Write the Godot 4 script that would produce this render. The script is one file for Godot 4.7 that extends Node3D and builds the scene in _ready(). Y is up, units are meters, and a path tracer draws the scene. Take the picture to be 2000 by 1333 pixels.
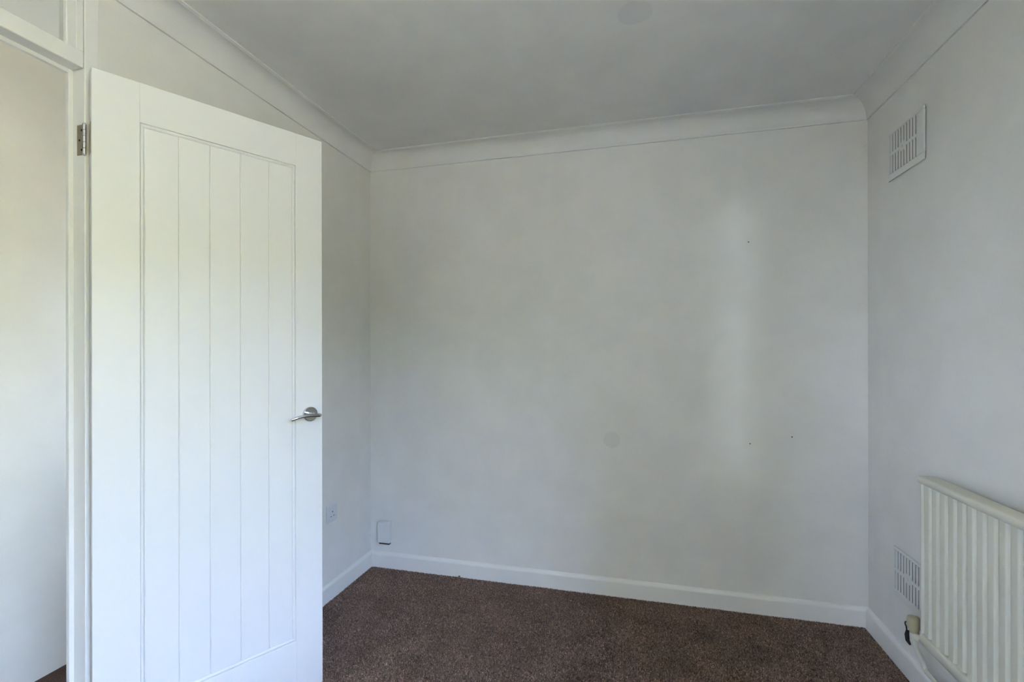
extends Node3D

# Room axes: camera above the origin, left wall at -x, right wall at +x, back wall at -z.
const XL := -1.4558
const XR := 1.0042
const ZB := -2.4274
const ZF := 1.70
const HC := 2.33
const CAM_H := 1.23
const FOCAL := 927.76
const YAW := 0.2509
const ROLL := -0.0015
const HORIZON := 684.91
const COVE_H := 0.082
const COVE_D := 0.087
const SKIRT := 0.016

var M := {}
var rng := RandomNumberGenerator.new()


func _ready() -> void:
	rng.seed = 20177
	camera_and_light()
	materials()
	shell()
	coving_and_skirting()
	door_frame()
	door()
	hallway()
	front_windows()
	radiator()
	vents()
	socket()
	wall_box()
	marks()
	carpet()
	outside()


# ------------------------------------------------------------------ camera, sky, sun, exposure
func camera_and_light() -> void:
	var cam := Camera3D.new()
	cam.name = "camera"
	add_child(cam)
	cam.position = Vector3(0, CAM_H, 0)
	cam.rotation = Vector3(0, YAW, ROLL)
	var near := 0.05
	cam.set_frustum(near * 1333.0 / FOCAL, Vector2(0, near * (HORIZON - 666.5) / FOCAL), near, 200.0)
	cam.current = true

	var env := Environment.new()
	env.background_mode = Environment.BG_SKY
	var sky := Sky.new()
	var mat := ProceduralSkyMaterial.new()
	mat.sky_top_color = Color(0.53, 0.65, 0.88)
	mat.sky_horizon_color = Color(0.87, 0.92, 0.975)
	mat.sky_curve = 0.25
	mat.ground_bottom_color = Color(0.30, 0.33, 0.24)
	mat.ground_horizon_color = Color(0.55, 0.58, 0.52)
	mat.sky_energy_multiplier = 5.7
	sky.sky_material = mat
	env.sky = sky
	env.ambient_light_source = Environment.AMBIENT_SOURCE_SKY
	env.background_energy_multiplier = 1.0
	env.tonemap_mode = Environment.TONE_MAPPER_LINEAR
	env.tonemap_exposure = 1.26
	env.sdfgi_enabled = true
	env.ssao_enabled = true
	env.ssil_enabled = true
	var we := WorldEnvironment.new()
	we.name = "world"
	we.environment = env
	add_child(we)

	var sun := DirectionalLight3D.new()
	sun.name = "sun"
	sun.light_color = Color(1.0, 0.94, 0.84)
	sun.light_energy = 18.5
	sun.light_angular_distance = 0.5
	sun.shadow_enabled = true
	sun.sky_mode = DirectionalLight3D.SKY_MODE_LIGHT_ONLY
	add_child(sun)
	sun.look_at_from_position(Vector3(-9, 9, -2), Vector3.ZERO)   # behind the house: it lights the garden, not the room


# ------------------------------------------------------------------ materials
func noise_tex(freq: float, seed_: int, ramp: Array, size := 512, normal := false, octaves := 4) -> NoiseTexture2D:
	var n := FastNoiseLite.new()
	n.seed = seed_
	n.frequency = freq
	n.fractal_octaves = octaves
	var t := NoiseTexture2D.new()
	t.width = size
	t.height = size
	t.seamless = true
	t.noise = n
	if normal:
		t.as_normal_map = true
		t.bump_strength = 2.0
	elif ramp.size():
		var g := Gradient.new()
		g.offsets = PackedFloat32Array([0.25, 0.75])
		g.colors = PackedColorArray([ramp[0], ramp[1]])
		t.color_ramp = g
	return t


func paint(c: Color, rough: float, spec := 0.5) -> StandardMaterial3D:
	var m := StandardMaterial3D.new()
	m.albedo_color = c
	m.roughness = rough
	m.metallic_specular = spec
	return m


func materials() -> void:
	# matt emulsion: faint roller texture and very slight unevenness of tone
	var roller := noise_tex(0.03, 11, [], 512, true, 3)
	var uneven := noise_tex(0.006, 12, [Color(0.985, 0.985, 0.983), Color(1, 1, 1)], 512, false, 3)
	for k in [["wall", Color(0.932, 0.927, 0.908), 0.85], ["ceiling", Color(0.945, 0.945, 0.93), 0.95], ["hall_wall", Color(0.93, 0.915, 0.865), 0.85], ["cove", Color(0.92, 0.918, 0.905), 0.8]]:
		var m := paint(k[1], k[2], 0.35)
		m.albedo_texture = uneven
		m.normal_enabled = true
		m.normal_texture = roller
		m.normal_scale = 0.06
		m.uv1_triplanar = true
		m.uv1_world_triplanar = true
		m.uv1_scale = Vector3.ONE * 1.1
		M[k[0]] = m
	M.gloss = paint(Color(0.955, 0.955, 0.94), 0.42)
	M.door = paint(Color(0.945, 0.95, 0.945), 0.40)
	M.plastic = paint(Color(0.90, 0.905, 0.90), 0.35)
	M.socket = paint(Color(0.86, 0.87, 0.885), 0.3)
	M.vent = paint(Color(0.90, 0.90, 0.885), 0.5)
	M.rad = paint(Color(0.875, 0.865, 0.80), 0.38)
	M.cap = paint(Color(0.72, 0.69, 0.56), 0.45)
	M.filler = paint(Color(0.895, 0.893, 0.88), 0.9, 0.3)
	M.ceiling_filler = paint(Color(0.915, 0.915, 0.905), 0.95, 0.3)
	M.dark = paint(Color(0.07, 0.06, 0.055), 0.8)
	M.hole = paint(Color(0.30, 0.28, 0.26), 0.9)
	M.fluff = paint(Color(0.36, 0.31, 0.25), 0.95)
	M.upvc = paint(Color(0.93, 0.93, 0.93), 0.35)
	var c := paint(Color(0.83, 0.84, 0.86), 0.09)
	c.metallic = 1.0
	M.chrome = c
	c = paint(Color(0.72, 0.68, 0.60), 0.3)
	c.metallic = 1.0
	M.steel = c
	var g := StandardMaterial3D.new()
	g.albedo_color = Color(0.95, 1.0, 0.97, 0.08)
	g.transparency = BaseMaterial3D.TRANSPARENCY_ALPHA
	g.roughness = 0.02
	M.glass = g
	c = StandardMaterial3D.new()
	c.albedo_color = Color(0.36, 0.29, 0.25)
	c.albedo_texture = noise_tex(0.12, 31, [Color(0.7, 0.7, 0.7), Color(1, 1, 1)], 512, false, 3)
	c.uv1_triplanar = true
	c.uv1_world_triplanar = true
	c.uv1_scale = Vector3.ONE * 3.0
	c.roughness = 1.0
	c.metallic_specular = 0.1
	M.carpet = c
	c = StandardMaterial3D.new()
	c.albedo_color = Color(1, 1, 1)
	c.vertex_color_use_as_albedo = true
	c.roughness = 0.95
	c.metallic_specular = 0.15
	c.rim_enabled = true
	c.rim = 0.2
	M.pile = c
	M.grass = paint(Color(0.79, 0.725, 0.57), 0.95)
	M.render = paint(Color(0.60, 0.56, 0.47), 0.9)
	M.hedge = paint(Color(0.54, 0.53, 0.31), 0.9)


# ------------------------------------------------------------------ mesh helpers
func tool(smooth := false) -> SurfaceTool:
	var st := SurfaceTool.new()
	st.begin(Mesh.PRIMITIVE_TRIANGLES)
	st.set_smooth_group(0 if smooth else -1)
	return st


func tri(st: SurfaceTool, a: Vector3, b: Vector3, c: Vector3, out: Vector3) -> void:
	if (b - a).cross(c - a).dot(out) > 0.0:      # front faces run clockwise
		var t := b
		b = c
		c = t
	st.add_vertex(a)
	st.add_vertex(b)
	st.add_vertex(c)


func quad(st: SurfaceTool, a: Vector3, b: Vector3, c: Vector3, d: Vector3, out: Vector3) -> void:
	tri(st, a, b, c, out)
	tri(st, a, c, d, out)


func fin(called: String, st: SurfaceTool, m: Material, parent: Node = self) -> MeshInstance3D:
	st.generate_normals()
	var o := MeshInstance3D.new()
	o.name = called
	o.mesh = st.commit()
	o.material_override = m
	parent.add_child(o, true)
	return o


func box(st: SurfaceTool, lo: Vector3, hi: Vector3, b := 0.0) -> void:
	# a box with chamfered edges
	var c := (lo + hi) * 0.5
	var h := (hi - lo) * 0.5
	b = minf(b, minf(h.x, minf(h.y, h.z)) * 0.9)
	for ax in 3:
		var u := (ax + 1) % 3
		var v := (ax + 2) % 3
		for s in [-1.0, 1.0]:
			var q: Array[Vector3] = []
			for k in [[-1, -1], [1, -1], [1, 1], [-1, 1]]:
				var p := Vector3.ZERO
				p[ax] = s * h[ax]
				p[u] = k[0] * (h[u] - b)
				p[v] = k[1] * (h[v] - b)
				q.append(c + p)
			var n := Vector3.ZERO
			n[ax] = s
			quad(st, q[0], q[1], q[2], q[3], n)
			if b > 0.0:
				for s2 in [-1.0, 1.0]:      # edges between face ax and face u
					var e: Array[Vector3] = []
					for k in [[0, -1], [0, 1], [1, 1], [1, -1]]:
						var p := Vector3.ZERO
						p[ax] = s * (h[ax] - (b if k[0] else 0.0))
						p[u] = s2 * (h[u] - (0.0 if k[0] else b))
						p[v] = k[1] * (h[v] - b)
						e.append(c + p)
					var m := Vector3.ZERO
					m[ax] = s
					m[u] = s2
					quad(st, e[0], e[1], e[2], e[3], m)
	if b > 0.0:
		for sx in [-1.0, 1.0]:
			for sy in [-1.0, 1.0]:
				for sz in [-1.0, 1.0]:
					var s := Vector3(sx, sy, sz)
					tri(st, c + s * Vector3(h.x, h.y - b, h.z - b), c + s * Vector3(h.x - b, h.y, h.z - b), c + s * Vector3(h.x - b, h.y - b, h.z), s)


func one_box(called: String, lo: Vector3, hi: Vector3, m: Material, parent: Node = self, b := 0.0) -> MeshInstance3D:
	var st := tool()
	box(st, lo, hi, b)
	return fin(called, st, m, parent)


func tube(st: SurfaceTool, pts: Array, radii: Array, sides := 16, caps := true, flat := 1.0) -> void:
	# a swept round bar; flat squeezes it along the second axis
	var rings := []
	var nrm := Vector3.ZERO
	for i in pts.size():
		var t: Vector3 = (pts[mini(i + 1, pts.size() - 1)] - pts[maxi(i - 1, 0)]).normalized()
		if nrm == Vector3.ZERO:
			nrm = t.cross(Vector3.UP if absf(t.y) < 0.9 else Vector3.RIGHT).normalized()
		nrm = (nrm - t * nrm.dot(t)).normalized()
		var bn := t.cross(nrm)
		var ring := []
		for k in sides:
			var a := TAU * k / sides
			ring.append(pts[i] + (nrm * cos(a) + bn * sin(a) * flat) * radii[i % radii.size()])
		rings.append(ring)
	for i in rings.size() - 1:
		var mid: Vector3 = (pts[i] + pts[i + 1]) * 0.5
		for k in sides:
			var k2 := (k + 1) % sides
			var f: Vector3 = (rings[i][k] + rings[i + 1][k2]) * 0.5
			quad(st, rings[i][k], rings[i + 1][k], rings[i + 1][k2], rings[i][k2], f - mid)
	if caps:
		st.set_smooth_group(-1)
		for e in [0, rings.size() - 1]:
			var n: Vector3 = (pts[0] - pts[1]) if e == 0 else (pts[e] - pts[e - 1])
			for k in sides:
				tri(st, pts[e], rings[e][k], rings[e][(k + 1) % sides], n)
		st.set_smooth_group(0)


func lathe(st: SurfaceTool, at: Vector3, axis: Vector3, profile: Array, sides := 32) -> void:
	# profile: [distance along the axis, radius]
	var u := axis.cross(Vector3.UP if absf(axis.y) < 0.9 else Vector3.RIGHT).normalized()
	var v := axis.cross(u)
	var group := 1
	for i in profile.size() - 1:
		if i > 0:                                   # a sharp turn of the profile is a hard edge
			var e0 := Vector2(profile[i][0] - profile[i - 1][0], profile[i][1] - profile[i - 1][1])
			var e1 := Vector2(profile[i + 1][0] - profile[i][0], profile[i + 1][1] - profile[i][1])
			if absf(e0.angle_to(e1)) > 0.42:
				group += 1
		st.set_smooth_group(group)
		for k in sides:
			var a := TAU * k / sides
			var b := TAU * (k + 1) / sides
			var da := u * cos(a) + v * sin(a)
			var db := u * cos(b) + v * sin(b)
			var p: Array = profile[i]
			var q: Array = profile[i + 1]
			# outward side of this strip of the profile
			var out: Vector3 = (da + db) * 0.5 * (q[0] - p[0]) - axis * (q[1] - p[1])
			var A: Vector3 = at + axis * p[0] + da * p[1]
			var B: Vector3 = at + axis * q[0] + da * q[1]
			var C: Vector3 = at + axis * q[0] + db * q[1]
			var D: Vector3 = at + axis * p[0] + db * p[1]
			if q[1] > 1e-6:
				tri(st, A, B, C, out)
			if p[1] > 1e-6:
				tri(st, A, C, D, out)


func run_profile(st: SurfaceTool, prof: Array, a: Vector3, b: Vector3, into: Vector3) -> void:
	# a moulding along a wall from a to b, mitred into the corners; prof: Vector2(distance off the wall, height)
	var along := (b - a).normalized()
	for i in prof.size() - 1:
		var p: Vector2 = prof[i]
		var q: Vector2 = prof[i + 1]
		var e := q - p
		var out := into * e.y - Vector3.UP * e.x
		var pa := a + into * p.x + Vector3.UP * p.y + along * p.x
		var pb := b + into * p.x + Vector3.UP * p.y - along * p.x
		var qa := a + into * q.x + Vector3.UP * q.y + along * q.x
		var qb := b + into * q.x + Vector3.UP * q.y - along * q.x
		quad(st, pa, pb, qb, qa, out)


func struct(o: Node3D, label: String, category: String) -> Node3D:
	o.set_meta("kind", "structure")
	o.set_meta("label", label)
	o.set_meta("category", category)
	return o


func thing(called: String, label: String, category: String, at: Vector3, turn := 0.0, group := "") -> Node3D:
	var o := Node3D.new()
	o.name = called
	o.position = at
	o.rotation.y = turn
	o.set_meta("label", label)
	o.set_meta("category", category)
	if group:
		o.set_meta("group", group)
	add_child(o, true)
	return o


# ------------------------------------------------------------------ room shell
const DOOR_Z0 := -0.30     # near jamb of the doorway
const DOOR_Z1 := -0.969    # hinge jamb (rebate face)
const WL := 0.065          # thickness of the partition with the doorway
const HALL_X := -2.16
const HALL_Z := 0.75


func shell() -> void:
	struct(one_box("floor", Vector3(HALL_X - 0.1, -0.25, ZB - 0.15), Vector3(XR + 0.25, -0.001, ZF + 0.2), M.carpet), "brown carpeted floor of the empty room", "floor")
	struct(one_box("ceiling", Vector3(HALL_X - 1.0, HC, ZB - 1.0), Vector3(XR + 0.25, HC + 0.25, ZF + 0.2), M.ceiling), "plain white ceiling with faint grey marks", "ceiling")
	var wb := tool()
	var hw := [HALL_X + 0.18, XL - WL - 0.20, 0.95, 1.70]      # glazed opening at the far end of the hallway
	box(wb, Vector3(HALL_X - 0.1, 0, ZB - 0.12), Vector3(hw[0], HC, ZB))
	box(wb, Vector3(hw[0], 0, ZB - 0.12), Vector3(hw[1], hw[2], ZB))
	box(wb, Vector3(hw[0], hw[3], ZB - 0.12), Vector3(hw[1], HC, ZB))
	box(wb, Vector3(hw[1], 0, ZB - 0.12), Vector3(XR + 0.25, HC, ZB))
	struct(fin("wall_back", wb, M.wall), "white wall at the far end of the room", "wall")
	var wr := tool()
	box(wr, Vector3(XR, 0, ZB), Vector3(XR + 0.25, HC, SIDE[0]))
	box(wr, Vector3(XR, 0, SIDE[1]), Vector3(XR + 0.25, HC, ZF + 0.2))
	box(wr, Vector3(XR, 0, SIDE[0]), Vector3(XR + 0.25, SIDE[2], SIDE[1]))
	box(wr, Vector3(XR, SIDE[3], SIDE[0]), Vector3(XR + 0.25, HC, SIDE[1]))
	struct(fin("wall_right", wr, M.wall), "white wall behind the radiator and the two vents", "wall")
	var st := tool()
	box(st, Vector3(XL - WL, 0, ZB), Vector3(XL, HC, -1.005))
	box(st, Vector3(XL - WL, 0, -0.264), Vector3(XL, HC, LEFT[0]))
	box(st, Vector3(XL - WL, 0, LEFT[1]), Vector3(XL, HC, ZF))
	box(st, Vector3(XL - WL, 0, LEFT[0]), Vector3(XL, LEFT[2], LEFT[1]))
	box(st, Vector3(XL - WL, LEFT[3], LEFT[0]), Vector3(XL, HC, LEFT[1]))
	struct(fin("wall_left", st, M.wall), "white wall behind the open door", "wall")


func coving_and_skirting() -> void:
	var cove := [Vector2(0.0, HC - COVE_H), Vector2(0.007, HC - COVE_H), Vector2(0.009, HC - COVE_H + 0.006)]
	var r := 0.068
	for i in 13:                                        # concave quarter round
		var a := PI / 2 * i / 12.0
		cove.append(Vector2(0.009 + r * (1.0 - cos(a)), HC - COVE_H + 0.007 + r * sin(a)))
	cove.append(Vector2(COVE_D - 0.005, HC - 0.0055))
	cove.append(Vector2(COVE_D, HC - 0.0045))
	cove.append(Vector2(COVE_D, HC))
	var skirt := [Vector2(SKIRT, 0.0), Vector2(SKIRT, 0.075), Vector2(0.0150, 0.0795), Vector2(0.0120, 0.0845), Vector2(0.0075, 0.0890), Vector2(0.0, 0.0915)]
	var c := [Vector3(XL, 0, ZF), Vector3(XL, 0, ZB), Vector3(XR, 0, ZB), Vector3(XR, 0, ZF)]
	var into := [Vector3(1, 0, 0), Vector3(0, 0, 1), Vector3(-1, 0, 0), Vector3(0, 0, -1)]
	var side := ["left", "back", "right", "front"]
	for i in 4:
		var st := tool()
		run_profile(st, cove, c[i], c[(i + 1) % 4], into[i])
		struct(fin("trim_%d" % (i + 1), st, M.cove), "white concave plaster coving along the top of the %s wall" % ["left", "far", "radiator", "window"][i], "coving")
	for i in 4:
		var st := tool()
		if i == 0:
			run_profile(st, skirt, Vector3(XL, 0, -1.005 + SKIRT), c[1], into[0])
		else:
			run_profile(st, skirt, c[i], c[(i + 1) % 4], into[i])
		struct(fin("baseboard_" + side[i], st, M.gloss), "white round-topped skirting board along the %s wall" % ["left", "far", "radiator", "window"][i], "skirting board")


# ------------------------------------------------------------------ doorway and door
func door_frame() -> void:
	var f := thing("trim_5", "white painted door frame with a glazed light above it", "door frame", Vector3(XL, 0, -0.635))
	f.set_meta("kind", "structure")
	var x0 := -WL
	var mid := -0.635
	var z := func(w: float) -> float: return w - mid
	one_box("post", Vector3(x0, 0, z.call(-1.005)), Vector3(0.002, HC, z.call(DOOR_Z1)), M.gloss, f, 0.0015)
	one_box("post", Vector3(x0, 0, z.call(DOOR_Z0)), Vector3(0.002, HC, z.call(-0.264)), M.gloss, f, 0.0015)
	one_box("post_facing", Vector3(x0, 2.0482, z.call(-0.9678)), Vector3(0.0, 2.25, z.call(-0.950)), M.gloss, f, 0.0015)
	one_box("transom", Vector3(x0, 2.0035, z.call(-0.9675)), Vector3(0.0005, 2.048, z.call(DOOR_Z0 - 0.0002)), M.gloss, f, 0.0015)
	one_box("head", Vector3(x0, 2.25, z.call(DOOR_Z1 + 0.0002)), Vector3(0.0, HC, z.call(DOOR_Z0 - 0.0002)), M.gloss, f, 0.0015)
	one_box("door_stop", Vector3(-0.052, 0, z.call(DOOR_Z1)), Vector3(-0.040, 2.0035, z.call(-0.957)), M.gloss, f, 0.001)
	one_box("door_stop", Vector3(-0.052, 1.9925, z.call(-0.957)), Vector3(-0.040, 2.0035, z.call(DOOR_Z0)), M.gloss, f, 0.001)
	one_box("door_stop", Vector3(-0.052, 0, z.call(DOOR_Z0 - 0.012)), Vector3(-0.040, 1.9925, z.call(DOOR_Z0)), M.gloss, f, 0.001)
	for b in [[2.048, 2.25, -0.950, -0.9455], [2.048, 2.25, DOOR_Z0 - 0.0052, DOOR_Z0], [2.048, 2.0525, -0.9455, DOOR_Z0 - 0.005], [2.2455, 2.25, -0.9455, DOOR_Z0 - 0.005]]:
		one_box("glazing_bead", Vector3(-0.042, b[0], z.call(b[2])), Vector3(-0.030, b[1], z.call(b[3])), M.gloss, f, 0.001)
	var w := thing("window_1", "clear glass pane of the light above the doorway", "window", Vector3(XL - 0.045, 2.049, -0.625))
	w.set_meta("kind", "structure")
	one_box("pane", Vector3(-0.002, 0, -0.324), Vector3(0.002, 0.20, 0.324), M.glass, w)


func door() -> void:
	var th := 0.506
	var d := thing("door_1", "white panelled door standing open with a chrome lever handle", "door", Vector3(XL + 0.043, 0, -0.9569), PI / 2 - th)
	d.set_meta("kind", "structure")
	# local axes: x across the leaf from the hinge, y up, z out of the face one sees (z = 0)
	var W := 0.6355
	var y0 := 0.016
	var H := 1.996
	var T := -0.040
	one_box("stile", Vector3(0, y0, T), Vector3(0.105, H, 0), M.door, d, 0.0015)
	one_box("stile", Vector3(0.540, y0, T), Vector3(W, H, 0), M.door, d, 0.0015)
	one_box("top_rail", Vector3(0.1035, 1.882, T + 0.0002), Vector3(0.5415, H, -0.0001), M.door, d, 0.001)
	one_box("bottom_rail", Vector3(0.1035, y0, T + 0.0002), Vector3(0.5415, 0.209, -0.0001), M.door, d, 0.001)
	# rounded moulding round the field: a slim bead set just below the face
	var bead := func(a: Vector3, b: Vector3, side: Vector3) -> SurfaceTool:
		var st := tool(true)
		var prof := [[0.0, -0.0052], [0.0012, -0.0030], [0.0035, -0.0016], [0.0062, -0.0022], [0.0084, -0.0042], [0.0098, -0.0066]]
		var along := (b - a).normalized()
		for i in prof.size() - 1:
			var p: Array = prof[i]
			var q: Array = prof[i + 1]
			quad(st, a + side * p[0] + along * p[0] + Vector3(0, 0, p[1]), b + side * p[0] - along * p[0] + Vector3(0, 0, p[1]),
				b + side * q[0] - along * q[0] + Vector3(0, 0, q[1]), a + side * q[0] + along * q[0] + Vector3(0, 0, q[1]), Vector3(0, 0, 1))
		return st
	var A := Vector3(0.105, 0.209, 0)
	var B := Vector3(0.540, 0.209, 0)
	var C := Vector3(0.540, 1.882, 0)
	var D := Vector3(0.105, 1.882, 0)
	for k in [[A, D, Vector3.RIGHT], [B, C, Vector3.LEFT], [D, C, Vector3.DOWN], [A, B, Vector3.UP]]:
		fin("moulding", bead.call(k[0], k[1], k[2]), M.door, d)
	# five vertical boards with V joints between them
	var edges := [0.1148, 0.198, 0.2795, 0.366, 0.453, 0.5302]
	for i in 5:
		one_box("board", Vector3(edges[i] + 0.0002, 0.2188, T + 0.004), Vector3(edges[i + 1] - 0.0002, 1.8722, -0.0035), M.door, d, 0.0022)
	one_box("backing_board", Vector3(0.105, 0.209, T + 0.003), Vector3(0.540, 1.882, -0.0065), M.door, d)
	handle(d, 1.0)
	hinge(d)


func handle(d: Node3D, _s: float) -> void:
	var c := Vector3(0.589, 1.003, 0)
	var h := Node3D.new()
	h.name = "lever_handle"
	h.position = c
	h.set_meta("label", "polished chrome lever handle on a round rose")
	d.add_child(h, true)
	var st := tool(true)
	lathe(st, Vector3.ZERO, Vector3.BACK, [[0, 0.026], [0.0055, 0.026], [0.0075, 0.0252], [0.0085, 0.0238], [0.00852, 0.0]], 48)
	fin("rose", st, M.chrome, h)
	st = tool(true)
	lathe(st, Vector3(0, 0, 0.008), Vector3.BACK, [[0, 0.0095], [0.001, 0.0088], [0.030, 0.0080], [0.040, 0.0072]], 24)
	fin("neck", st, M.chrome, h)
	st = tool(true)
	var cv := Curve3D.new()
	var ctl := [[0.6085, 1.0012, 0.0495], [0.5900, 1.0030, 0.0545], [0.565, 1.0045, 0.0560], [0.540, 1.0030, 0.0550], [0.519, 0.9985, 0.0525], [0.5035, 0.9925, 0.0480]]
	for i in ctl.size():
		var p := Vector3(ctl[i][0], ctl[i][1], ctl[i][2]) - c
		var a: Array = ctl[maxi(i - 1, 0)]
		var b: Array = ctl[mini(i + 1, ctl.size() - 1)]
		var t := Vector3(b[0] - a[0], b[1] - a[1], b[2] - a[2]) / 6.0
		cv.add_point(p, -t, t)
	var pts := []
	var rad := []
	var n := 36
	var L := cv.get_baked_length()
	for i in n + 1:
		var s := float(i) / n
		pts.append(cv.sample_baked(L * s, true))
		var r := lerpf(0.0068, 0.0047, s)
		r *= sqrt(clampf(1.0 - pow(1.0 - minf(s * 9.0, 1.0), 2.0), 0.02, 1.0)) * sqrt(clampf(1.0 - pow(1.0 - minf((1.0 - s) * 22.0, 1.0), 2.0), 0.10, 1.0))
		rad.append(r)
	tube(st, pts, rad, 20, true)
	fin("lever", st, M.chrome, h)


func hinge(d: Node3D) -> void:
	# built in the door's axes; the frame leaf lies on the rebate face of the post
	var inv := d.transform.affine_inverse()
	var h := Node3D.new()
	h.name = "hinge"
	h.transform = inv * Transform3D(Basis(), Vector3(XL + 0.0055, 1.767, -0.9655))
	h.set_meta("label", "bright steel butt hinge at the top of the door")
	d.add_child(h, true)
	var st := tool()
	box(st, Vector3(-0.030, 0.0, -0.0032), Vector3(-0.001, 0.083, -0.0016), 0.0005)
	fin("frame_leaf", st, M.steel, h)
	st = tool(true)
	var y := 0.0
	for k in 5:
		var l := 0.0166
		lathe(st, Vector3(0, y, 0), Vector3.UP, [[0, 0.0], [0.0, 0.0041], [0.0004, 0.0046], [l - 0.0008, 0.0046], [l - 0.0004, 0.0041], [l - 0.0004, 0.0]], 20)
		y += l
	lathe(st, Vector3(0, 0.083, 0), Vector3.UP, [[0, 0.0035], [0.0015, 0.0034], [0.0026, 0.0020], [0.0028, 0.0]], 20)
	lathe(st, Vector3(0, 0, 0), Vector3.DOWN, [[0, 0.0035], [0.0022, 0.0034], [0.0040, 0.0020], [0.0043, 0.0]], 20)
	fin("knuckle", st, M.chrome, h)
	# the door leaf, let into the edge of the door
	var leaf := one_box("door_leaf", Vector3(-0.0013, 1.767, -0.038), Vector3(0.0006, 1.850, -0.004), M.steel, d, 0.0004)
	leaf.set_meta("label", "steel hinge leaf on the door edge")
	for s in [[-0.0125, 0.068], [-0.0205, 0.041], [-0.0125, 0.014]]:
		st = tool(true)
		lathe(st, Vector3(s[0], s[1], -0.0017), Vector3.BACK, [[0.0, 0.0033], [0.0004, 0.0030], [0.0004, 0.0]], 14)
		fin("screw", st, M.dark, h)


func hallway() -> void:
	var st := tool()
	box(st, Vector3(HALL_X - 0.1, 0, ZB), Vector3(HALL_X, HC, HALL_Z + 0.1))
	struct(fin("wall_hall", st, M.hall_wall), "pale hallway wall seen through the doorway", "wall")
	st = tool()
	box(st, Vector3(HALL_X, 0, HALL_Z), Vector3(XL - WL, HC, HALL_Z + 0.1))
	struct(fin("wall_hall_end", st, M.hall_wall), "closed end wall of the hallway beside the doorway", "wall")


# ------------------------------------------------------------------ windows behind the camera
const LEFT := [0.90, 1.66, 1.02, 2.12]         # the window in the left wall, behind the camera
const NARROW := [0.396, 0.538, 0.82, 1.72]
const SIDE := [0.0, 1.12, 0.95, 2.12]      # the window in the radiator wall: z from, z to, sill, head


func front_windows() -> void:
	var st := tool()
	box(st, Vector3(XL - WL, 0, ZF), Vector3(NARROW[0], HC, ZF + 0.2))
	box(st, Vector3(NARROW[1], 0, ZF), Vector3(XR, HC, ZF + 0.2))
	box(st, Vector3(NARROW[0], 0, ZF), Vector3(NARROW[1], NARROW[2], ZF + 0.2))
	box(st, Vector3(NARROW[0], NARROW[3], ZF), Vector3(NARROW[1], HC, ZF + 0.2))
	struct(fin("wall_front", st, M.wall), "white window wall facing the far wall", "wall")
	window("wide", Vector3(XL - 0.035, LEFT[2], (LEFT[0] + LEFT[1]) / 2), PI / 2, LEFT[1] - LEFT[0], LEFT[3] - LEFT[2], 0.03)
	window("narrow", Vector3((NARROW[0] + NARROW[1]) / 2, NARROW[2], ZF + 0.14), 0.0, NARROW[1] - NARROW[0], NARROW[3] - NARROW[2], 0.006)
	window("side", Vector3(XR + 0.14, SIDE[2], (SIDE[0] + SIDE[1]) / 2), PI / 2, SIDE[1] - SIDE[0], SIDE[3] - SIDE[2], 0.03)


func window(kind: String, at: Vector3, turn: float, w: float, h: float, t: float) -> void:
	var n := thing("window_%d" % (["narrow", "side", "wide"].find(kind) + 2), "%s white framed window with one clear pane" % kind, "window", at, turn)
	n.set_meta("kind", "structure")
	var hw := w / 2
	one_box("frame", Vector3(-hw, 0, -0.03), Vector3(-hw + t, h, 0.03), M.upvc, n, 0.003)
	one_box("frame", Vector3(hw - t, 0, -0.03), Vector3(hw, h, 0.03), M.upvc, n, 0.003)
	one_box("frame", Vector3(-hw + t, 0, -0.03), Vector3(hw - t, t, 0.03), M.upvc, n, 0.003)
	one_box("frame", Vector3(-hw + t, h - t, -0.03), Vector3(hw - t, h, 0.03), M.upvc, n, 0.003)
	one_box("pane", Vector3(-hw + t, t, -0.003), Vector3(hw - t, h - t, 0.003), M.glass, n)


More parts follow.
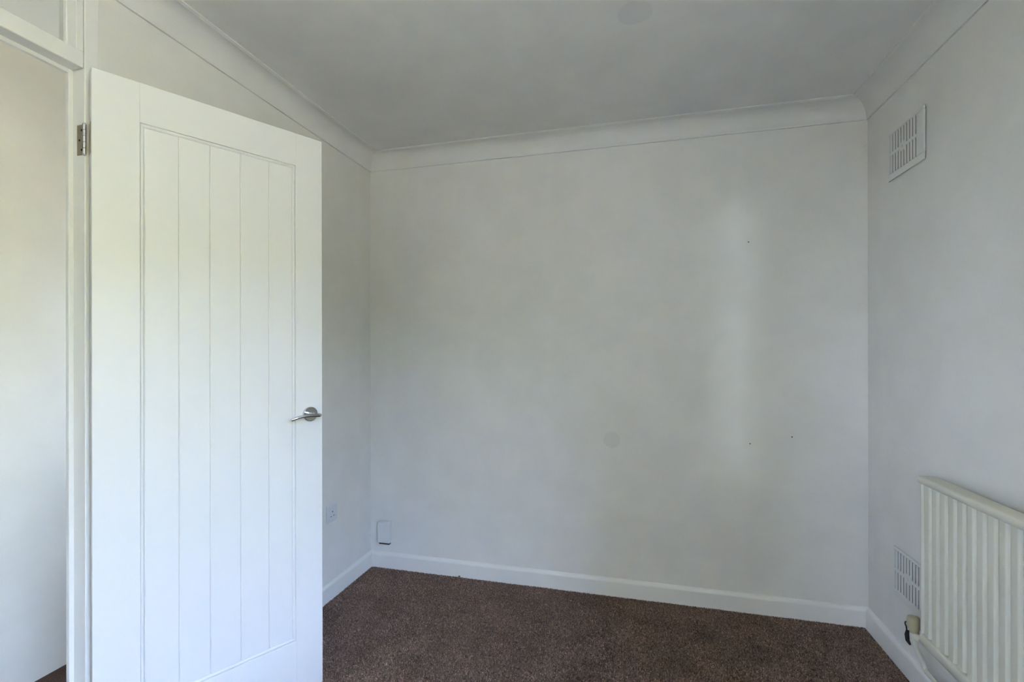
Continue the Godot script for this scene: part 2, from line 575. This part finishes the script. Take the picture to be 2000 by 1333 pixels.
# ------------------------------------------------------------------ radiator
func radiator() -> void:
	# local x is along the wall towards the camera (+z of the room), local z is out of the wall
	var zl := -1.862
	var L := 1.05
	var r := thing("radiator", "cream panel radiator with vertical flutes below the pale right wall", "radiator", Vector3(XR, 0, zl), -PI / 2)
	r.rotation.y = -PI / 2          # local x -> +z, local z -> -x
	var bar := func(st: SurfaceTool, y: float, ry: float, rz: float, oz: float, x0: float, x1: float) -> void:
		var steps := 8
		var rings := []
		var list := []
		for k in steps + 1:
			list.append([x0 + 0.018 * (1.0 - cos(PI / 2 * k / steps)), sin(PI / 2 * k / steps)])
		for k in steps + 1:
			list.append([x1 - 0.018 * (1.0 - cos(PI / 2 * (1.0 - float(k) / steps))), sin(PI / 2 * (1.0 - float(k) / steps))])
		for e in list:
			var ring := []
			for k in 24:
				var a := TAU * k / 24
				var ca := cos(a)
				var sa := sin(a)
				# rounded-rectangle section
				ring.append(Vector3(e[0], y + ry * signf(sa) * pow(absf(sa), 0.36) * maxf(e[1], 0.02), oz + rz * signf(ca) * pow(absf(ca), 0.55) * maxf(e[1], 0.02)))
			rings.append(ring)
		for i in rings.size() - 1:
			for k in 24:
				var k2 := (k + 1) % 24
				var mid := Vector3((rings[i][k].x + rings[i + 1][k].x) / 2, y, oz)
				quad(st, rings[i][k], rings[i + 1][k], rings[i + 1][k2], rings[i][k2], (rings[i][k] + rings[i + 1][k2]) * 0.5 - mid)
	var st := tool(true)
	bar.call(st, 0.8035, 0.0125, 0.0285, 0.0725, 0.0, L)
	fin("top_rail", st, M.rad, r)
	st = tool(true)
	bar.call(st, 0.286, 0.0185, 0.0285, 0.0725, 0.012, L - 0.012)
	fin("bottom_rail", st, M.rad, r)
	# fluted panel, pressed ribs 40.5 mm apart
	st = tool(true)
	var pitch := 0.0405
	var first := -1.834 - zl
	var xs := []
	var x := 0.008
	while x < L - 0.008:
		xs.append(x)
		x += pitch / 14.0
	xs.append(L - 0.008)
	var depth := func(px: float) -> float:
		var ph := fposmod((px - first) / pitch, 1.0)
		var a := minf(ph, 1.0 - ph)           # 0 in the middle of a groove
		var e := minf(px - 0.008, L - 0.008 - px)
		return 0.080 + 0.0115 * smoothstep(0.06, 0.22, a) - 0.006 * (1.0 - smoothstep(0.0, 0.008, e))
	for i in xs.size() - 1:
		var a := Vector3(xs[i], 0, depth.call(xs[i]))
		var b := Vector3(xs[i + 1], 0, depth.call(xs[i + 1]))
		quad(st, a + Vector3(0, 0.282, 0), b + Vector3(0, 0.282, 0), b + Vector3(0, 0.802, 0), a + Vector3(0, 0.802, 0), Vector3(0, 0, 1))
	fin("fluted_panel", st, M.rad, r)
	one_box("back_panel", Vector3(0.008, 0.284, 0.056), Vector3(L - 0.008, 0.800, 0.0775), M.rad, r, 0.002)
	for bx in [0.16, 0.86]:
		one_box("wall_bracket", Vector3(bx, 0.36, 0.0), Vector3(bx + 0.03, 0.74, 0.0565), M.rad, r, 0.002)
	# valve at the far bottom corner, and its pipe
	st = tool(true)
	tube(st, [Vector3(0.030, 0.270, 0.0725), Vector3(-0.020, 0.258, 0.0725), Vector3(-0.046, 0.250, 0.0725)], [0.0125], 18)
	tube(st, [Vector3(-0.056, 0.235, 0.0725), Vector3(-0.058, 0.258, 0.0725)], [0.0135], 18)
	lathe(st, Vector3(-0.020, 0.2575, 0.0725), Vector3.RIGHT, [[0, 0.0], [0, 0.016], [0.012, 0.016], [0.012, 0.0]], 6)
	var v := fin("valve", st, M.rad, r)
	st = tool(true)
	lathe(st, Vector3(-0.066, 0.268, 0.0725), Vector3.UP, [[0, 0.0], [0.0, 0.0165], [0.003, 0.0178], [0.030, 0.0182], [0.038, 0.0178], [0.0405, 0.0160], [0.0412, 0.0135], [0.0400, 0.0]], 28)
	fin("valve_cap", st, M.cap, v)
	st = tool(true)
	lathe(st, Vector3(-0.062, 0.254, 0.0725), Vector3.UP, [[0, 0.0], [0.0, 0.0125], [0.010, 0.0135], [0.015, 0.0120], [0.015, 0.0]], 20)
	fin("spindle_collar", st, M.cap, v)
	st = tool(true)
	var loop := []
	for k in 25:
		var a := -0.5 + 4.4 * k / 24.0
		loop.append(Vector3(-0.0935 + 0.009 * cos(a), 0.2650 + 0.0105 * sin(a), 0.076 + 0.004 * sin(a * 0.7)))
	loop.append(Vector3(-0.090, 0.252, 0.081))
	loop.append(Vector3(-0.080, 0.240, 0.085))
	loop.append(Vector3(-0.068, 0.226, 0.086))
	tube(st, loop, [0.0022], 10)
	tube(st, [Vector3(-0.086, 0.252, 0.080), Vector3(-0.082, 0.238, 0.084), Vector3(-0.074, 0.222, 0.086), Vector3(-0.062, 0.214, 0.084)], [0.0045, 0.0065, 0.0060, 0.0030], 12)
	fin("black_tie", st, M.dark, v)
	st = tool(true)
	var p := [Vector3(-0.058, 0.248, 0.0725), Vector3(-0.058, 0.222, 0.0715), Vector3(-0.0585, 0.19, 0.061), Vector3(-0.0590, 0.165, 0.049), Vector3(-0.0585, 0.149, 0.0445), Vector3(-0.055, 0.1405, 0.0435), Vector3(-0.046, 0.137, 0.0435), Vector3(-0.030, 0.136, 0.0435), Vector3(0.3, 0.137, 0.0435), Vector3(L, 0.137, 0.0435)]
	tube(st, p, [0.0082], 16)
	fin("pipe", st, M.rad, r)
	for bx in [0.25, 0.75]:
		one_box("pipe_clip", Vector3(bx, 0.127, 0.0), Vector3(bx + 0.012, 0.147, 0.040), M.plastic, r, 0.002)


# ------------------------------------------------------------------ ventilation grilles
func vents() -> void:
	for k in [["white slotted ventilation grille high on the radiator wall under the coving", 1.906, -2.234], ["white slotted ventilation grille low on the wall beside the radiator", 0.262, -2.200]]:
		var v := thing("ventilation_grille", k[0], "vent", Vector3(XR, k[1], k[2]), -PI / 2, "")
		var W := 0.242
		var H := 0.194
		var T := 0.0090
		one_box("back_plate", Vector3(0.005, 0.005, -0.0005), Vector3(W - 0.005, H - 0.005, 0.0032), M.dark, v)
		# face plate pierced by two rows of ten slots: rims, bars and a screw boss
		var s0 := 0.0125
		var pitch := 0.0198
		var sw := 0.0050
		var rows := [[0.0275, 0.0990], [0.1105, 0.1815]]
		one_box("rim", Vector3(0, rows[1][1], 0.0026), Vector3(W, H, T), M.vent, v, 0.0015)
		one_box("rim", Vector3(0, 0, 0.0026), Vector3(W, rows[0][0], T), M.vent, v, 0.0015)
		one_box("rim", Vector3(0, rows[0][0], 0.0026), Vector3(s0, rows[1][1], T), M.vent, v, 0.0008)
		one_box("rim", Vector3(s0 + pitch * 9 + sw, rows[0][0], 0.0026), Vector3(W, rows[1][1], T), M.vent, v, 0.0008)
		one_box("rim", Vector3(s0, rows[0][1], 0.0026), Vector3(s0 + pitch * 9 + sw, rows[1][0], T), M.vent, v, 0.0006)
		for row in rows:
			for i in 9:
				one_box("slat", Vector3(s0 + pitch * i + sw, row[0], T - 0.0018), Vector3(s0 + pitch * (i + 1), row[1], T - 0.0002), M.vent, v, 0.0006)
		var cx := s0 + pitch * 4.5 + sw / 2
		var boss := one_box("screw_boss", Vector3(cx - 0.0135, 0.0880, 0.001), Vector3(cx + 0.0135, 0.1215, T + 0.0002), M.vent, v, 0.0008)
		var st := tool(true)
		lathe(st, Vector3(cx, 0.1048, T), Vector3.BACK, [[0, 0.0045], [0.0010, 0.0042], [0.0018, 0.0025], [0.0019, 0.0]], 16)
		fin("screw", st, M.vent, boss)


# ------------------------------------------------------------------ socket and wall box
func socket() -> void:
	var s := thing("power_socket", "small pale single power socket low on the wall behind the door edge", "socket", Vector3(XL, 0.382, -2.060), PI / 2)
	# local x runs into the room's depth reversed, local z is out of the wall
	var W := 0.041
	one_box("plate", Vector3(-W, 0, 0), Vector3(W, 0.086, 0.0085), M.socket, s, 0.0028)
	var st := tool()
	for p in [[0.0, 0.050, 0.0036, 0.0075], [-0.0115, 0.0285, 0.0060, 0.0034], [0.0115, 0.0285, 0.0060, 0.0034]]:
		box(st, Vector3(p[0] - p[2] / 2 - 0.001, p[1] - p[3] / 2, 0.0082), Vector3(p[0] + p[2] / 2 + 0.001, p[1] + p[3] / 2, 0.0088))
	fin("pin_slots", st, M.hole, s)
	for x in [-0.0302, 0.0302]:
		st = tool(true)
		lathe(st, Vector3(x, 0.043, 0.0084), Vector3.BACK, [[0, 0.0030], [0.0006, 0.0028], [0.0007, 0.0]], 14)
		fin("screw", st, M.plastic, s)


func wall_box() -> void:
	var b := thing("cable_box", "small white plastic cable outlet box low on the far wall above the skirting", "wall box", Vector3(-1.361, 0.146, ZB))
	# body with a domed top, swept from an outline
	var out := []
	var hw := 0.0405
	var H := 0.128
	out.append(Vector2(-hw + 0.006, 0.0))
	out.append(Vector2(hw - 0.006, 0.0))
	for i in 5:
		var a := -PI / 2 + PI / 2 * i / 4.0
		out.append(Vector2(hw - 0.006 + 0.006 * cos(a), 0.006 + 0.006 * sin(a)))
	for i in 7:
		var a := PI / 2 * i / 6.0
		out.append(Vector2(hw - 0.014 + 0.014 * cos(a), H - 0.014 + 0.014 * sin(a)))
	for i in 7:
		var a := PI / 2 + PI / 2 * i / 6.0
		out.append(Vector2(-hw + 0.014 + 0.014 * cos(a), H - 0.014 + 0.014 * sin(a)))
	for i in 5:
		var a := PI + PI / 2 * i / 4.0
		out.append(Vector2(-hw + 0.006 + 0.006 * cos(a), 0.006 + 0.006 * sin(a)))
	var c := Vector2(0, H / 2)
	var st := tool()
	var layers := [[0.0026, 0.97], [0.0026, 1.0], [0.006, 1.0], [0.0065, 0.955], [0.024, 0.945], [0.029, 0.915], [0.031, 0.86]]
	for l in layers.size() - 1:
		for i in out.size():
			var p: Vector2 = out[i]
			var q: Vector2 = out[(i + 1) % out.size()]
			if p.distance_to(q) < 1e-5:
				continue
			var f := func(w: Vector2, lay: Array) -> Vector3:
				var m: Vector2 = c + (w - c) * lay[1]
				return Vector3(m.x, m.y, lay[0])
			var o: Vector2 = (p + q) / 2 - c
			var outv := Vector3(o.x, o.y, 0.0).normalized() + Vector3(0, 0, 0.6 if layers[l + 1][1] < layers[l][1] else 0.0)
			quad(st, f.call(p, layers[l]), f.call(q, layers[l]), f.call(q, layers[l + 1]), f.call(p, layers[l + 1]), outv)
	for i in out.size():
		var p: Vector2 = c + (out[i] - c) * 0.86
		var q: Vector2 = c + (out[(i + 1) % out.size()] - c) * 0.86
		if p.distance_to(q) > 1e-5:
			tri(st, Vector3(c.x, c.y, 0.0312), Vector3(p.x, p.y, 0.031), Vector3(q.x, q.y, 0.031), Vector3.BACK)
	fin("cover", st, M.plastic, b)
	one_box("base", Vector3(-hw + 0.004, 0.004, 0.0), Vector3(hw - 0.004, H - 0.004, 0.0030), M.hole, b)
	for x in [-0.0265, 0.0245]:
		st = tool(true)
		lathe(st, Vector3(x, 0.0225 - 0.003 * signf(x), 0.0300), Vector3.BACK, [[0, 0.0024], [0.0008, 0.0022], [0.0009, 0.0]], 12)
		fin("screw", st, M.hole, b)
	one_box("cable_entry", Vector3(-0.030, -0.004, 0.004), Vector3(0.034, 0.0035, 0.024), M.dark, b, 0.001)
	one_box("cable_gland", Vector3(-0.008, -0.010, 0.003), Vector3(0.031, -0.003, 0.021), M.plastic, b, 0.002)


# ------------------------------------------------------------------ filler patches, nail holes, fluff
func disc(called: String, at: Vector3, axis: Vector3, r: float, m: Material, label: String, category: String, wobble := 0.0, group := "") -> void:
	var st := tool(true)
	var u := axis.cross(Vector3.UP if absf(axis.y) < 0.9 else Vector3.RIGHT).normalized()
	var v := axis.cross(u)
	var n := 36
	var ring := []
	var low := []
	for k in n:
		var a := TAU * k / n
		var rr := r * (1.0 + wobble * (0.6 * sin(a * 3.0 + 1.0) + 0.4 * sin(a * 5.0)))
		ring.append((u * cos(a) + v * sin(a)) * rr * 0.93 + axis * 0.00018)
		low.append((u * cos(a) + v * sin(a)) * rr)
	for k in n:
		var k2 := (k + 1) % n
		tri(st, axis * 0.00018, ring[k], ring[k2], axis)
		quad(st, ring[k], ring[k2], low[k2], low[k], axis)
	var o := fin(called, st, m)
	o.position = at
	o.set_meta("label", label)
	o.set_meta("category", category)
	if group:
		o.set_meta("group", group)


func marks() -> void:
	disc("filler_patch", Vector3(-0.107, 0.781, ZB), Vector3.BACK, 0.041, M.filler, "round grey filled patch in the middle of the far wall", "wall patch", 0.03)
	disc("filler_patch", Vector3(0.005, HC, -1.60), Vector3.DOWN, 0.055, M.ceiling_filler, "faint round grey filled patch on the ceiling", "ceiling patch", 0.05)
	disc("nail_hole", Vector3(0.521, 1.736, ZB), Vector3.BACK, 0.0028, M.hole, "tiny nail hole high on the bright strip of the far wall", "nail hole")
	disc("nail_hole", Vector3(0.526, 0.792, ZB), Vector3.BACK, 0.0030, M.hole, "tiny nail hole below the other on the far wall, in line with it", "nail hole")
	disc("nail_hole", Vector3(0.702, 0.831, ZB), Vector3.BACK, 0.0030, M.hole, "tiny nail hole nearest the right corner of the far wall", "nail hole")
	disc("plaster_fleck", Vector3(0.992, 2.135, ZB), Vector3.BACK, 0.0045, M.filler, "small plaster fleck in the far right corner under the coving", "fleck")
	# carpet fluff caught on the skirting, and a white crumb
	var st := tool(true)
	for k in 7:
		var a := -1.1 + 0.33 * k
		tube(st, [Vector3(0, 0, 0), Vector3(0.004 * sin(a), 0.006, 0.002), Vector3(0.009 * sin(a), 0.010 + 0.004 * cos(a * 2.0), 0.004)], [0.0012, 0.0010, 0.0005], 6)
	var f := fin("carpet_fluff", st, M.fluff)
	f.position = Vector3(-0.912, 0.005, ZB + SKIRT + 0.001)
	f.set_meta("label", "tuft of loose carpet fibre caught against the far skirting")
	f.set_meta("category", "fluff")
	st = tool(true)
	lathe(st, Vector3.ZERO, Vector3.UP, [[0, 0.0], [0.0006, 0.0026], [0.002, 0.0030], [0.0034, 0.0016], [0.0038, 0.0]], 9)
	f = fin("crumb", st, M.plastic)
	f.position = Vector3(-0.299, 0.006, -2.316)
	f.set_meta("label", "white crumb lying on the brown carpet near the far skirting")
	f.set_meta("category", "crumb")


# ------------------------------------------------------------------ carpet pile
func carpet() -> void:
	var st := tool()
	# one twisted tuft: three crossed tapering strands
	for k in 3:
		var a := TAU * k / 3.0
		var d := Vector3(cos(a), 0, sin(a))
		var s := Vector3(-sin(a), 0, cos(a))
		var base := d * 0.0004
		var top := d * 0.0014 + Vector3(0, 0.0078, 0)
		tri(st, base - s * 0.0016, base + s * 0.0016, top + s * 0.0009, d)
		tri(st, base - s * 0.0016, top + s * 0.0009, top - s * 0.0011, d)
		tri(st, top + s * 0.0009, top - s * 0.0011, Vector3(0, 0.0070, 0), Vector3.UP)
	st.generate_normals()
	var mesh := st.commit()
	mesh.surface_set_material(0, M.pile)
	var step := 0.0034
	var x0 := XL + SKIRT + 0.002
	var z0 := ZB + SKIRT + 0.002
	var nx := int((XR - SKIRT - 0.002 - x0) / step)
	var nz := int((-1.30 - z0) / step)
	var mm := MultiMesh.new()
	mm.transform_format = MultiMesh.TRANSFORM_3D
	mm.use_colors = true
	mm.mesh = mesh
	mm.instance_count = nx * nz
	var patchy := FastNoiseLite.new()
	patchy.seed = 5
	patchy.frequency = 5.0
	patchy.fractal_octaves = 3
	var i := 0
	for ix in nx:
		for iz in nz:
			var x := x0 + ix * step + rng.randf_range(-0.0013, 0.0013)
			var z := z0 + iz * step + rng.randf_range(-0.0013, 0.0013)
			var lean := Vector3(rng.randf_range(-0.45, 0.45), 1, rng.randf_range(-0.45, 0.45)).normalized()
			var b := Basis(Quaternion(Vector3.UP, lean)) * Basis(Vector3.UP, rng.randf() * TAU)
			var n := patchy.get_noise_2d(x, z)
			mm.set_instance_transform(i, Transform3D(b.scaled(Vector3.ONE * rng.randf_range(0.85, 1.15) * (1.0 + 0.12 * n)), Vector3(x, -0.0005, z)))
			# mixed brown yarns: mostly mid brown, some dark, a few pale strands
			var t := rng.randf()
			var v := rng.randf_range(0.17, 0.30)
			if t < 0.22:
				v = rng.randf_range(0.07, 0.14)
			elif t > 0.90:
				v = rng.randf_range(0.36, 0.6)
			v *= 1.0 + 0.22 * n
			mm.set_instance_color(i, Color(v * 1.15, v * 0.77, v * 0.58))
			i += 1
	var o := MultiMeshInstance3D.new()
	o.name = "carpet_pile"
	o.multimesh = mm
	o.set_meta("kind", "stuff")
	o.set_meta("label", "short brown carpet pile covering the floor")
	o.set_meta("category", "carpet")
	add_child(o, true)


# ------------------------------------------------------------------ outside the windows
func outside() -> void:
	struct(one_box("ground", Vector3(-20, -0.6, -15), Vector3(20, -0.3, 30), M.grass), "sunlit pale paving outside the window", "paving")
	struct(one_box("wall_garden", Vector3(-7.5, -0.3, 11.0), Vector3(6.0, 9.5, 11.4), M.render), "sunlit rendered house wall across the garden", "wall")
	struct(one_box("wall_hedge", Vector3(6.0, -0.3, 11.0), Vector3(11.4, 4.3, 11.4), M.hedge), "clipped green hedge beside the house across the garden", "hedge")
	struct(one_box("wall_hedge_side", Vector3(11.0, -0.3, -12.0), Vector3(11.4, 4.3, 11.0), M.hedge), "clipped green hedge along the side of the garden", "hedge")
	struct(one_box("wall_boundary", Vector3(-11.4, -0.3, -12.0), Vector3(-11.0, 4.6, 11.4), M.render), "rendered boundary wall along the shaded side of the garden", "wall")
	# a small pane in that wall throws a glint of the sun through the narrow window
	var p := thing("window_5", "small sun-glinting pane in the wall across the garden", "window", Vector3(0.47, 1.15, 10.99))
	p.set_meta("kind", "structure")
	one_box("frame", Vector3(-0.19, -0.05, -0.03), Vector3(0.19, 0.34, 0.0), M.upvc, p, 0.005)
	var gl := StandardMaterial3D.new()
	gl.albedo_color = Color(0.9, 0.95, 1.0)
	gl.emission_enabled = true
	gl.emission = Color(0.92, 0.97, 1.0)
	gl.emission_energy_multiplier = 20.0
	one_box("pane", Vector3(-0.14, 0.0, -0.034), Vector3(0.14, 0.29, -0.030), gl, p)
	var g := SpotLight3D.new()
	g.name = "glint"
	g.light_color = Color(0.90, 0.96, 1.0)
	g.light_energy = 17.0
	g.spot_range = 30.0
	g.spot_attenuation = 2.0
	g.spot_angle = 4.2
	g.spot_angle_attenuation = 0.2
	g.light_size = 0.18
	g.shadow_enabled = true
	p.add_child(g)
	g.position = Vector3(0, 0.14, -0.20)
